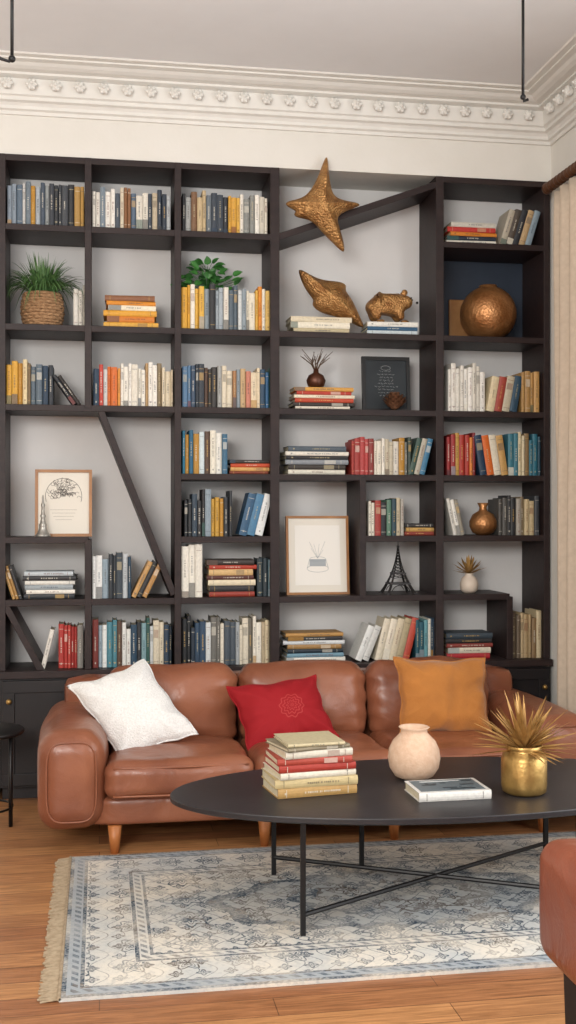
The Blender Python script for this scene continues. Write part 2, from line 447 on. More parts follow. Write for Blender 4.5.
G1 = ['#8b97a3', '#5c6d7d', '#c9c8c4', '#6f7b84', '#a9b2b8', '#4a5766', '#9aa0a0', '#3a3f47', '#2e3238', '#43474d', '#2b2d31', '#b08a4a', '#c49a52']
G2 = ['#d9d4c9', '#7d8a94', '#e6e2d9', '#4d5661', '#cfc4ae', '#8a5f3d', '#55677a', '#d8d2c4', '#3c4652', '#c4b59a', '#2f3a48', '#b5babb']
G3 = ['#a7a9a6', '#7b5a3e', '#c9b28a', '#6b747b', '#3a4450', '#2b2f36', '#d9a441', '#e0b04e', '#ddd7ca', '#8c8d88', '#e8e3d8', '#c9c2b2', '#4a4a48']
brow(7, 84, ZA, .18, .205, G1); brow(92, 171, ZA, .165, .195, G2); brow(182, 268, ZA, .175, .2, G3)
brow(73, 85, ZB, .18, .2, ['#d7d3c9', '#b9b4a8'])
bstack(103, 158, ZB, .155, ['#8a5a3a', '#e0902e', '#e9dfc6', '#e3a53a', '#d8812c', '#e8b04a'])
brow(181, 271, ZB, .185, .215, ['#e2a93a', '#e9e3d4', '#e5b54c', '#5e7080', '#8e9aa3', '#a7b1b7', '#d9d4c8', '#56646f', '#c8cccb', '#8f9ba2', '#ded6c2', '#dfae4c', '#e28f2f', '#e6c06a'])
brow(6, 54, ZCc, .17, .21, ['#dba63c', '#c08b2e', '#d9c79c', '#7f6a4d', '#5b6a76', '#46525f', '#2f353d', '#8c9196'])
bleanrow(52, 82, ZCc, .17, ['#2b2f36', '#2a2320'], 35, 'L')
brow(93, 173, ZCc, .17, .215, ['#c5463a', '#c9cbc7', '#d9702e', '#e8a04a', '#e6e1d5', '#ece8df', '#dcd5c6', '#e4dfd2', '#c8a77a', '#e9e4da', '#8c7a5c', '#d8cbb0'])
brow(182, 271, ZCc, .18, .205, ['#5c7fa0', '#3b5068', '#2f3842', '#c7bfae', '#35322f', '#a9aaa6', '#d8cdb6', '#a87a50', '#c6a77c', '#c9806a', '#d9c9ab', '#2b4a64', '#3b6a94'])
brow(182, 228, ZD, .19, .215, ['#2e7a98', '#1f5f7e', '#c8d4d6', '#4c7d95', '#e2dfd5', '#3a6884', '#2b4f68'])
bstack(229, 272, ZD, .07, ['#3b3532', '#c8502f', '#d9a866', '#8a4430'])
brow(184, 232, ZE, .18, .23, ['#22262b', '#2f4252', '#29292b', '#8c9ba5', '#c79a3b', '#d6ad52', '#2c3036'])
bleanrow(238, 272, ZE, .21, ['#2f5878', '#4b7d9f', '#d9dbd9'], 14, 'R')
brow(181, 203, ZF, .24, .26, ['#e5e0d3', '#ddd8cb', '#c9c6bd'], tmin=.03, tmax=.036)
bstack(207, 256, ZF, .18, ['#3a2f2a', '#b5402e', '#d6b27b', '#5b2e26', '#dccfb2', '#2d2b2d', '#9a3a2c'])
brow(257, 271, ZF, .18, .19, ['#22333b', '#55707a'])
brow(182, 271, ZG, .19, .24, ['#1f2226', '#22303f', '#2e4a64', '#cfd2d0', '#6e6c66', '#d9d1bf', '#4b5660', '#a3a9ab', '#d6cdb9', '#6b6559', '#e3ddce', '#b9a88a', '#d7c9a8'])
bleanrow(1, 22, ZF, .17, ['#c49a5c', '#a67e46', '#3b3a3c'], 18, 'L')
bstack(23, 77, ZF, .13, ['#b9c2c6', '#2f3033', '#dcd9d0', '#9fa8ac', '#e6e2d8', '#30343a'])
bleanrow(40, 57, ZG, .19, ['#dedad0'], 14, 'R', w=.02)
brow(58, 85, ZG, .19, .22, ['#ad332c', '#bd4238', '#9c2c26', '#8c8983'])
brow(92, 131, ZF, .19, .225, ['#dfe0dd', '#8fa0ab', '#2d343b', '#36424c', '#b8bdbf', '#1f3f56'])
bleanrow(130, 163, ZF, .19, ['#c59a62', '#2b2b2d', '#b88a52'], 26, 'R', w=.022)
brow(92, 172, ZG, .19, .235, ['#99aab4', '#dfe2df', '#4b8390', '#2a6376', '#dcdcd6', '#20435b', '#23282e', '#7fa0a5', '#c8cbc8', '#d0c5ad', '#2c4155', '#1f2c38'])
# column 4
zs1 = bstack(289, 352, ZB, .08, ['#d9cdb2', '#e8e0cc', '#cabb98'])
zs2 = bstack(366, 421, ZB, .065, ['#e6e3da', '#2f5a7b', '#c9d2d6'])
zs3 = bstack(292, 355, ZCc, .11, ['#d9a251', '#b83f30', '#e2d8c0', '#c04a30', '#3b3430', '#e6dccb'])
bstack(284, 349, ZD, .14, ['#4f5b65', '#e3ddd0', '#2d2c2e', '#8d9298', '#3a342f', '#d8d2c3'])
brow(351, 412, ZD, .165, .19, ['#a3352e', '#b54240', '#8a322c', '#ddd6c6', '#e8e2d5', '#c9bfa8', '#d9d3c6', '#6a6c67', '#3f4e46'])
bleanrow(408, 439, ZD, .19, ['#3f5a50', '#b9b3a2', '#40799a'], 14, 'R', w=.026)
brow(368, 404, ZE, .17, .19, ['#e2dccd', '#a63a32', '#e9e4d8', '#5b7f6b', '#2b4a56', '#cdbfa2', '#b8b4aa'])
bstack(405, 436, ZE, .06, ['#2d2a2b', '#c9a05b', '#8d3a2e'])
bstack(284, 346, ZG, .145, ['#c29455', '#2f3033', '#d7dadb', '#a98350', '#23343f', '#7aa0b2', '#e3dfd4'])
bleanrow(354, 384, ZG, .19, ['#e3e4e0', '#cfcfca'], 22, 'R', w=.032)
bleanrow(374, 418, ZG, .215, ['#ddd3bd', '#e5dcc8', '#d0c3a8', '#b5a684', '#c04b38'], 14, 'R', name='leaning_books')
brow(415, 437, ZG, .2, .22, ['#1f5a6a', '#6aa0a8', '#d8d5c9', '#355066'])
# column 5
bstack(447, 498, ZA, .11, ['#c9c4b8', '#c0352f', '#d9862f', '#1c2a3c', '#e3ddcf'])
bleanrow(499, 540, ZA, .19, ['#bfb6a4', '#5b5148', '#2f3238', '#c2a57b', '#8ea0ab'], 17, 'R')
brow(448, 487, ZCc, .21, .245, ['#e6e2d8', '#dedad0', '#ece9e1', '#d5d0c4', '#e4e1d9'])
bleanrow(486, 522, ZCc, .185, ['#d8c9a6', '#a9483a', '#c9bfa7', '#2f5066'], 10, 'R')
brow(521, 541, ZCc, .19, .21, ['#b08850', '#c99d5e', '#a87c42'])
brow(447, 476, ZD, .19, .225, ['#a02f30', '#c79a4c', '#ab352a', '#e0863a', '#8c2a2c'])
bleanrow(474, 508, ZD, .21, ['#1b3a56', '#d96b28', '#d8cfba', '#c99f60'], 9, 'L')
brow(508, 541, ZD, .19, .225, ['#3d7a8b', '#d6c9a8', '#8f7650', '#2d6f82', '#1e4d60'])
bleanrow(446, 470, ZE, .19, ['#d9d6cd', '#e9e6dd', '#9a9486'], 12, 'L', w=.018)
brow(499, 541, ZE, .17, .2, ['#55534f', '#2f3033', '#a9a296', '#8b7a5e', '#c7b48c', '#3e4246', '#b3a27c'])
bstack(446, 493, ZG, .13, ['#3c4a55', '#2c2a2c', '#8c3a32', '#d9d0bc', '#b0252d'])
brow(512, 541, ZG, .2, .25, ['#6d5d4a', '#c9b18a', '#b39a72', '#8a6f4c', '#d0bf9b'])

# ================================================================ SHELF DECOR
def lathe_obj(name, prof, m, loc, seg=48, extra=None):
    mb = MB().use(m, True); mb.lathe(prof, seg=seg)
    if extra: extra(mb)
    return mb.obj(name, loc=loc)
def sphere_prof(r, open_=.3, lip=.01):
    pr = []; a0 = -math.pi / 2 + .35; a1 = math.pi / 2 - open_
    for i in range(21):
        a = a0 + (a1 - a0) * i / 20; pr.append((r * math.cos(a), r * math.sin(a) - r * math.sin(a0)))
    rr, zz = pr[-1]; pr += [(rr + .001, zz + lip), (rr - .006, zz + lip), (rr - .008, zz - .02), (rr + .02, zz - .06), (.001, zz - .1)]
    return pr
def top(z): return z + .015
Yv = .14; r = .145
lathe_obj('copper_vase', sphere_prof(r, .32), M_copper, (sx(488, Yv), Yv, top(ZB)))
mb = MB().use(mat('pale_wood', '#a97a48', .6, c2='#8f6033', ns=10)); mb.beam((0, 0), (0, .235), .17, 0, .02)
mb.obj('wooden_board', loc=(sx(466, .25), .262, top(ZB)), rot=(-.04, 0, 0), bevel=.008)
lathe_obj('bronze_bud_vase', [(.03, 0), (.055, .014), (.07, .045), (.07, .07), (.054, .105), (.022, .125), (.018, .14), (.03, .165), (.026, .165), (.012, .14), (.001, .13)], M_copper, (sx(483, .1), .1, top(ZE)))
lathe_obj('small_vase', [(.028, 0), (.044, .015), (.048, .045), (.038, .075), (.02, .09), (.024, .1), (.018, .1), (.012, .085), (.001, .08)], M_white_cer, (sx(469, .1), .1, top(ZF)))
mb = MB().use(M_goldleaf)
for i in range(40):
    a = random.uniform(0, 2 * math.pi); e = random.uniform(.0, 1.4); L = random.uniform(.075, .105)
    d = Vector((math.cos(a) * math.cos(e), math.sin(a) * math.cos(e), math.sin(e))); s_ = d.cross(Vector((0, 0, 1)))
    mb.blade([d * L * t for t in (0, .4, .8, 1)], [.004, .007, .005, .0006], s_)
mb.obj('dried_flower', loc=(sx(469, .1), .1, top(ZF) + .1))
zt = zs3
xt = sx(316, .11)
def twigs(mb):
    mb.use(M_twig)
    for i in range(11):
        a = 2 * math.pi * i / 11; l = random.uniform(.07, .12); dx = math.cos(a) * .085 + random.uniform(-.01, .01); dy = math.sin(a) * .03
        p = [(0, 0, .08), (dx * .3, dy * .3, .08 + l * .5), (dx, dy, .08 + l)]
        mb.tube(p, [.0035, .0026, .0014], 5); mb.tube([p[1], (dx * .4 + .02, dy, .08 + l * .9)], [.0024, .001], 5)
lathe_obj('twig_vase', [(.02, 0), (.04, .012), (.049, .04), (.038, .066), (.014, .08), (.012, .1), (.009, .1), (.001, .08)], M_bronze, (xt, .11, zt), extra=twigs)

def frame(name, pxc, w, h, zb, mframe, mpaper, art, fw=.014, Y=.1, lean=.09, mount=None):
    mb = MB().use(mframe)
    mb.box(-w / 2, -w / 2 + fw, 0, .02, 0, h); mb.box(w / 2 - fw, w / 2, 0, .02, 0, h)
    mb.box(-w / 2 + fw, w / 2 - fw, 0, .02, 0, fw); mb.box(-w / 2 + fw, w / 2 - fw, 0, .02, h - fw, h)
    mb.use(mpaper); mb.box(-w / 2 + fw, w / 2 - fw, .008, .018, fw, h - fw)
    art(mb, w, h)
    o = mb.obj(name, loc=(sx(pxc, Y), Y, zb), rot=(-lean, 0, 0)); return o
def arc(cx, cz, rx, rz, a0, a1, n=20, y=.0075):
    return [(cx + rx * math.cos(a0 + (a1 - a0) * i / n), y, cz + rz * math.sin(a0 + (a1 - a0) * i / n)) for i in range(n + 1)]
def art_brain(mb, w, h):
    mb.use(M_ink); cz = h * .6
    mb.tube(arc(0, cz, w * .32, h * .27, -.3, math.pi + .3), .0011, 4)
    for k in range(110):
        a = random.uniform(-.1, 3.25); r_ = random.uniform(.03, .29)
        mb.tube(arc(w * r_ * math.cos(a), cz + h * r_ * .88 * math.sin(a), .009, .008, a, a + 3.5, 6), .0009, 4)
    for k in range(4):
        l = w * random.uniform(.12, .26); mb.tube([(-l, .0078, h * .4 - k * .016), (l, .0078, h * .4 - k * .016)], .0005, 4)
def art_jar(mb, w, h):
    mb.use(M_mat2); mb.box(-w * .36, w * .36, .006, .01, h * .12, h * .88)
    mb.use(mat('sketch_grey', '#a0a6a9', .9)); y = .0055
    mb.tube(arc(0, h * .33, w * .17, h * .045, 0, 2 * math.pi, 24, y), .001, 4)
    mb.tube(arc(0, h * .45, w * .13, h * .03, 0, 2 * math.pi, 24, y), .001, 4)
    for s_ in (-1, 1): mb.tube([(s_ * w * .13, y, h * .45), (s_ * w * .17, y, h * .33)], .001, 4)
    for z in (.36, .39, .42): mb.box(-w * .13, w * .13, y, y + .001, h * z, h * z + .012)
    for k in range(6): mb.tube([(0, y, h * .46), (random.uniform(-.05, .05), y, h * random.uniform(.56, .68))], .0007, 4)
def art_chalk(mb, w, h):
    mb.use(M_chalk)
    for k in range(9):
        z = h * .3 + k * h * .055; x_ = -w * random.uniform(.12, .26); e_ = -x_
        while x_ < e_:
            l = random.uniform(.006, .018); mb.tube([(x_ + l * i / 4, .0077, z + random.uniform(-.004, .004)) for i in range(5)], .0007, 4); x_ += l + .006
    mb.tube(arc(0, h * .8, w * .1, h * .04, 0, 6.28, 16), .0008, 4)
frame('framed_brain_print', 63.5, .27, .325, top(ZE), M_fr_oak, M_paper, art_brain)
frame('framed_sketch', 318.5, .32, .395, top(ZF), M_fr_oak, M_paper, art_jar, fw=.012)
frame('framed_chalk_art', 387, .25, .285, top(ZCc), M_black, M_chalkb, art_chalk, fw=.018, Y=.12)
mb = MB().use(mat('pinecone_brown', '#7a5138', .7, c2='#54351f', ns=40), True)
for k in range(7):
    z = .008 + k * .011; R = .052 * math.sin(math.pi * (k + 1.2) / 8.4)
    for i in range(11):
        a = 2 * math.pi * (i + .5 * (k % 2)) / 11; c_, s_ = math.cos(a), math.sin(a)
        mb.blade([(R * .4 * c_, R * .4 * s_, z), (R * .9 * c_, R * .9 * s_, z + .008), (R * 1.25 * c_, R * 1.25 * s_, z + .02)], [.006, .013, .003], (-s_, c_, 0))
mb.ball((0, 0, .042), .034, 10, 8, (1, 1, 1.1))
mb.obj('pinecone', loc=(sx(395, .05), .055, top(ZCc)))

def eiffel(name, h, hw, m, loc):
    mb = MB().use(m)
    def W(t): return hw * ((1 - t) ** 2.3) * .93 + hw * .07 * (1 - t) + .0015
    N = 16
    for sx_ in (-1, 1):
        for sy_ in (-1, 1):
            for off in (0, .17):
                pts = []
                for i in range(N + 1):
                    t = .9 * i / N; w = W(t) - off * hw * max(0, .45 - t) * 1.6; pts.append((sx_ * w, sy_ * w, h * t))
                mb.tube(pts, [.0045 * (h / .26) * (1 - .6 * i / N) for i in range(N + 1)], 5)
    for i in range(N):
        t0 = .9 * i / N; t1 = .9 * (i + 1) / N; a = W(t0); b = W(t1)
        for (p, q) in (((-1, -1), (1, -1)), ((1, -1), (1, 1)), ((1, 1), (-1, 1)), ((-1, 1), (-1, -1))):
            if t0 > .25:
                mb.tube([(p[0] * a, p[1] * a, h * t0), (q[0] * b, q[1] * b, h * t1)], .0014, 4); mb.tube([(q[0] * a, q[1] * a, h * t0), (p[0] * b, p[1] * b, h * t1)], .0014, 4)
        if t0 < .3:
            for sx_ in (-1, 1):
                for sy_ in (-1, 1):
                    ai = a - .17 * hw * max(0, .45 - t0) * 1.6; bi = b - .17 * hw * max(0, .45 - t1) * 1.6
                    mb.tube([(sx_ * a, sy_ * a, h * t0), (sx_ * bi, sy_ * bi, h * t1)], .0018, 4); mb.tube([(sx_ * ai, sy_ * ai, h * t0), (sx_ * b, sy_ * b, h * t1)], .0018, 4)
    for t, e in ((.19, 1.12), (.38, 1.25), (.88, 2.2)):
        w = W(t) * e; mb.box(-w, w, -w, w, h * t - .004, h * t + .004)
    for s_ in (-1, 1):
        w = W(.1)
        mb.tube([(x_ * W(.02) * .7, s_ * w, h * .17 * math.sin(math.acos(max(-1, min(1, x_))))) for x_ in [-.95 + 1.9 * i / 12 for i in range(13)]], .002, 4)
    for sx_ in (-1, 1):
        for sy_ in (-1, 1): mb.box(sx_ * W(0) - .009, sx_ * W(0) + .009, sy_ * W(0) - .009, sy_ * W(0) + .009, 0, .007)
    mb.tube([(0, 0, h * .88), (0, 0, h)], [.003, .001], 6)
    mb.obj(name, loc=loc)
eiffel('eiffel_tower_figurine', .27, .072, mat('gunmetal', '#3c3a3a', .4, .7), (sx(398, .12), .12, top(ZF)))
lathe_obj('pewter_candlestick', [(.036, 0), (.037, .008), (.03, .014), (.022, .03), (.017, .05), (.02, .056), (.013, .066), (.01, .09), (.014, .1), (.009, .108), (.007, .14), (.011, .15), (.006, .16), (.004, .19), (.001, .2)],
          mat('pewter', '#a9a69f', .35, .5, c2='#8a8780', ns=30), (sx(43, .05), .05, top(ZE)))

def skin(name, nodes, edges, m, loc, flat=1.0, sub=2, rot=(0, 0, 0)):
    me = bpy.data.meshes.new(name); me.from_pydata([n[0] for n in nodes], edges, []); me.materials.append(m)
    o = bpy.data.objects.new(name, me); col.objects.link(o); o.location = loc; o.rotation_euler = rot
    sk = o.modifiers.new('Skin', 'SKIN'); sk.use_smooth_shade = True
    for i, n in enumerate(nodes):
        r_ = n[1]; me.skin_vertices[0].data[i].radius = (r_, r_) if not isinstance(r_, tuple) else r_
    me.skin_vertices[0].data[0].use_root = True
    s_ = o.modifiers.new('Sub', 'SUBSURF'); s_.levels = sub; s_.render_levels = sub
    o.scale = (1, flat, 1)
    return o
def star_mesh(name, outline, cpx, cpy, Y, thick, m, k0=1.0):
    """body from a front silhouette with raised centre, front and back"""
    cx, cz = sx(cpx, Y), sz(cpx, cpy, Y)
    P = [((sx(a, Y) - cx) * k0, 0, (sz(a, b, Y) - cz) * k0) for a, b in outline]; n = len(P); vs = list(P)
    for s_ in (-1, 1):
        for k in (.7, .36):
            vs += [(x * k, s_ * thick * (1 - k) ** .6 * .95, z * k) for x, _, z in P]
        vs.append((0, s_ * thick, 0))
    fs = []
    def quadring(a, b, flip):
        for i in range(n):
            j = (i + 1) % n; f = (a + i, a + j, b + j, b + i); fs.append(f[::-1] if flip else f)
    for si, s_ in enumerate((-1, 1)):
        o = n + si * (2 * n + 1); fl = si == 0
        quadring(0, o, fl); quadring(o, o + n, fl)
        for i in range(n):
            j = (i + 1) % n; f = (o + n + i, o + n + j, o + 2 * n); fs.append(f[::-1] if fl else f)
    mb = MB().use(m, True); mb.add(vs, fs)
    return mb.obj(name, loc=(cx, Y, cz), sub=2)
star_mesh('gold_starfish_sculpture', [(327, 154), (328, 158), (329, 172), (331, 188), (335, 197), (346, 201), (361, 203), (362, 206), (350, 210), (337, 216), (339, 226), (343, 238), (346, 252), (344, 255), (334, 245), (322, 233), (312, 221), (303, 219), (293, 217),
           (293, 213), (296, 211), (284, 206), (284, 201), (300, 199), (310, 191), (318, 176), (324, 158)], 322, 207, -.03, .075, M_gold, 1.07)
star_mesh('gold_shell_sculpture', [(295, 266), (303, 270), (313, 276), (322, 279), (331, 280), (342, 281), (348, 285), (345, 290), (352, 298), (357, 308), (361, 318), (367, 330), (360, 328), (350, 322), (338, 318), (326, 315), (316, 311), (310, 304), (314, 300), (306, 292), (300, 281)],
          332, 300, .08, .085, M_gold, 1.06)
# bear: trunk, neck, head, jointed legs
Yb = .1; zb = zs2
B = [((0, 0, .1), .056), ((-.06, 0, .096), .056), ((.052, 0, .105), .046), ((.085, -.018, .115), .043), ((.12, -.035, .102), .022),
     ((-.07, -.036, .05), .027), ((-.062, -.042, .014), .022), ((-.07, .036, .05), .027), ((-.062, .042, .014), .022),
     ((.052, -.034, .052), .024), ((.062, -.04, .013), .021), ((.052, .034, .052), .024), ((.062, .04, .013), .021), ((-.118, 0, .09), .013)]
bear = skin('gold_bear_figurine', B, [(0, 1), (0, 2), (2, 3), (3, 4), (1, 5), (5, 6), (1, 7), (7, 8), (2, 9), (9, 10), (2, 11), (11, 12), (1, 13)], M_gold, (sx(388, Yb), Yb, zb - .001))
mb = MB().use(M_gold, True)
for e in ((.072, -.052, .151), (.082, .014, .153)): mb.ball(e, .016, 10, 8, (1, .6, 1))
for e in ((.075, -.045, .007), (-.05, -.047, .007)): mb.ball(e, .017, 10, 6, (1.3, 1, .45))
mb.use(M_black, True)
for e in ((.104, -.06, .124), (.122, -.016, .122)): mb.ball(e, .0045, 8, 6)
mb.ball((.14, -.042, .104), .007, 8, 6)
mb.obj('ears_and_eyes', parent=bear)

# plants
mb = MB().use(mat('wicker', '#b08a64', .8, c2='#856342', ns=60, bump=1, bs=90, stretch=(1, 1, 2.2)), True)
for k in range(11):
    z = .008 + k * .0145; R = .083 + .012 * math.sin(k / 10 * 3.1)
    mb.tube([((R + .003 * math.cos(14 * a + k * math.pi)) * math.cos(a), (R + .003 * math.cos(14 * a + k * math.pi)) * math.sin(a), z) for a in [2 * math.pi * i / 56 for i in range(56)]], .0085, 6, True)
mb.lathe([(.075, 0), (.085, .08), (.08, .14)]); mb.use(M_soil); mb.lathe([(.078, .13), (.078, .15)])
mb.use(M_grass)
# long arching blades; they fan out in front of the shelf's upright on the left
for i in range(280):
    a = random.uniform(0, 2 * math.pi); e = random.uniform(.25, 1.5); L = random.uniform(.21, .29); dr = random.uniform(.4, 1.5)
    pts = []
    for t in [0, .2, .4, .6, .8, 1]:
        rr = L * 1.0 * t * math.cos(e) * (1.12 - .15 * t); z = .14 + L * t * math.sin(e) * .86 + .05 * math.sin(t * 3.1) * math.cos(e) - dr * .12 * t * t * math.cos(e)
        yy = (.02 * math.sin(a) + rr * math.sin(a)) * .6
        pts.append((max(-.158, min(.2, (.02 * math.cos(a) + rr * math.cos(a)))), max(-.2, min(.14, yy)), z))
    mb.blade(pts, [.0025, .0038, .0038, .0032, .002, .0003], (-math.sin(a), math.cos(a), 0))
mb.obj('potted_grass_plant', loc=(sx(42, .06), .1, top(ZB)))
def leafshape(mb, base, d, L, W):
    d = Vector(d).normalized(); s_ = d.cross(Vector((0, -.8, .6)))
    if s_.length < .1: s_ = Vector((1, 0, 0))
    s_.normalize(); nrm = s_.cross(d)
    ts = (0, .1, .3, .6, .85, 1); ws = (.05, .75, 1, .9, .45, .02); pts = [Vector(base) + d * L * t - nrm * L * .25 * t * t for t in ts]
    vs = []; fs = []
    for p, w in zip(pts, ws): vs += [p - s_ * w * W, p - nrm * W * .25, p + s_ * w * W]
    for i in range(5): a = 3 * i; fs += [(a, a + 1, a + 4, a + 3), (a + 1, a + 2, a + 5, a + 4)]
    mb.add(vs, fs)
mb = MB().use(M_white_cer, True); mb.lathe([(.035, 0), (.045, .17), (.047, .18), (.04, .18), (.038, .16)]); mb.use(M_green, False)
for i in range(62):
    a = random.uniform(0, 2 * math.pi); rr = random.uniform(.01, .125); z = .225 + random.uniform(0, .17) * (1 - rr / .22)
    bx, by = rr * math.cos(a) * 1.15, -abs(rr * math.sin(a)) * 1.3
    mb.tube([(0, 0, .16), (bx * .5, by * .4, z - .02), (bx, by, z)], .0013, 4)
    leafshape(mb, (bx, by, z), (math.cos(a) * .9, -random.uniform(.1, .9), random.uniform(-.6, .7)), random.uniform(.036, .055), random.uniform(.013, .02))
mb.obj('leafy_plant', loc=(sx(208, .2), .245, top(ZB)))

# ================================================================ SOFA
sofa = empty('leather_sofa', (0.9, -.52, 0))
def SP(o): o.parent = sofa; o.location = Vector(o.location) - Vector((0.9, -.52, 0)); return o
AX0, AX1, BX0, BX1 = -.235, .02, 1.8, 2.06
SP(soft('base', ((AX1 + BX0) / 2, -.51, .165), (BX0 - AX1 + .1, .82, .12), .03, M_leather, n=12))
for nm, a, b in (('arm_left', AX0, AX1), ('arm_right', BX0, BX1)):
    SP(soft(nm, ((a + b) / 2, -.53, .297), (b - a, .86, .38), .08, M_leather, bulge=(.018, .012, .016), n=30, wr=.007, wf=4.5))
    mb = MB().use(M_leather, True); cx = (a + b) / 2; hw = (b - a) / 2 - .032; yy = -.956
    pts = [(cx + hw * math.copysign(abs(math.cos(t)) ** .5, math.cos(t)), yy, .297 + .155 * math.copysign(abs(math.sin(t)) ** .5, math.sin(t))) for t in [2 * math.pi * i / 64 for i in range(64)]]
    mb.tube(pts, .0035, 6, True); SP(mb.obj(nm + '_piping'))
SP(soft('back_frame', (.91, -.17, .35), (BX1 - AX0 - .16, .18, .5), .06, M_leather, n=16, wr=.004))
for i in range(3):
    x0 = AX1 + .003 + i * (BX0 - AX1) / 3; w = (BX0 - AX1) / 3
    SP(soft('seat_cushion_%d' % (i + 1), (x0 + w / 2, -.655, .285), (w - .008, .62, .15), .052, M_leather, bulge=(.0, .014, .02), wr=.011, wf=5.5, n=34, rot=(-.03, 0, 0), pucker=.003))
    SP(soft('back_cushion_%d' % (i + 1), (x0 + w / 2, -.34, .482), (w - .004, .19, .345), .075, M_leather, bulge=(.0, .045, .014), wr=.014, wf=5.5, n=36, rot=(-.16, 0, 0), pucker=.005))
    for zz in (.345, .235):
        mb = MB().use(M_leather, True)
        mb.tube([(x0 + .03 + (w - .06) * t / 10, -.967 + .006 * abs(t - 5) / 5, zz) for t in range(11)], .0045, 6); SP(mb.obj('cushion_piping_%d_%d' % (i, int(zz * 100))))
mb = MB().use(M_oak, True)
for x_ in (.06, .66, 1.2, 1.85):
    for y_ in (-.9, -.15): mb.lathe([(.017, 0), (.028, .11)], c=(x_, y_, 0), seg=16)
SP(mb.obj('legs'))

def red_mat():
    m, nt, b = newmat('red_embroidered'); N = nt.nodes; L = nt.links
    tc = N.new('ShaderNodeTexCoord'); sp = N.new('ShaderNodeSeparateXYZ'); L.new(tc.outputs['Object'], sp.inputs[0])
    def mth(op, a, b_=None, c=None):
        n = N.new('ShaderNodeMath'); n.operation = op
        for i, v in enumerate((a, b_, c)):
            if v is None: continue
            if isinstance(v, (int, float)): n.inputs[i].default_value = v
            else: L.new(v, n.inputs[i])
        return n.outputs[0]
    xx = mth('ADD', sp.outputs[0], -.03); zz = sp.outputs[2]
    r_ = mth('SQRT', mth('ADD', mth('MULTIPLY', xx, xx), mth('MULTIPLY', zz, zz)))
    ang = mth('ARCTAN2', zz, xx)
    wav = mth('MULTIPLY', mth('SINE', mth('MULTIPLY', ang, 10)), .004)
    rr = mth('ADD', r_, wav)
    rings = mth('GREATER_THAN', mth('SINE', mth('MULTIPLY', rr, 420)), .6)
    inside = mth('LESS_THAN', r_, .055)
    f = mth('MULTIPLY', mth('MULTIPLY', rings, inside), .35)
    mx = N.new('ShaderNodeMix'); mx.data_type = 'RGBA'; L.new(f, mx.inputs[0])
    mx.inputs[6].default_value = lin('#92141c'); mx.inputs[7].default_value = lin('#c45a54'); L.new(mx.outputs[2], b.inputs['Base Color'])
    b.inputs['Roughness'].default_value = .8; b.inputs['Specular IOR Level'].default_value = .3
    return m
pillow('white_pillow', (sx(133, -.6), -.62, .515), .345, .40, .16, M_pillow_w, math.radians(-19), math.radians(32), 0, 1, skew=.28)
pillow('red_pillow', (sx(281, -.55), -.585, .478), .405, .30, .15, red_mat(), math.radians(-6), math.radians(30), 0, 5, skew=.12)
pillow('ochre_pillow', (sx(443, -.55), -.55, .522), .43, .35, .17, M_pillow_y, math.radians(1), math.radians(17), 0, 9)

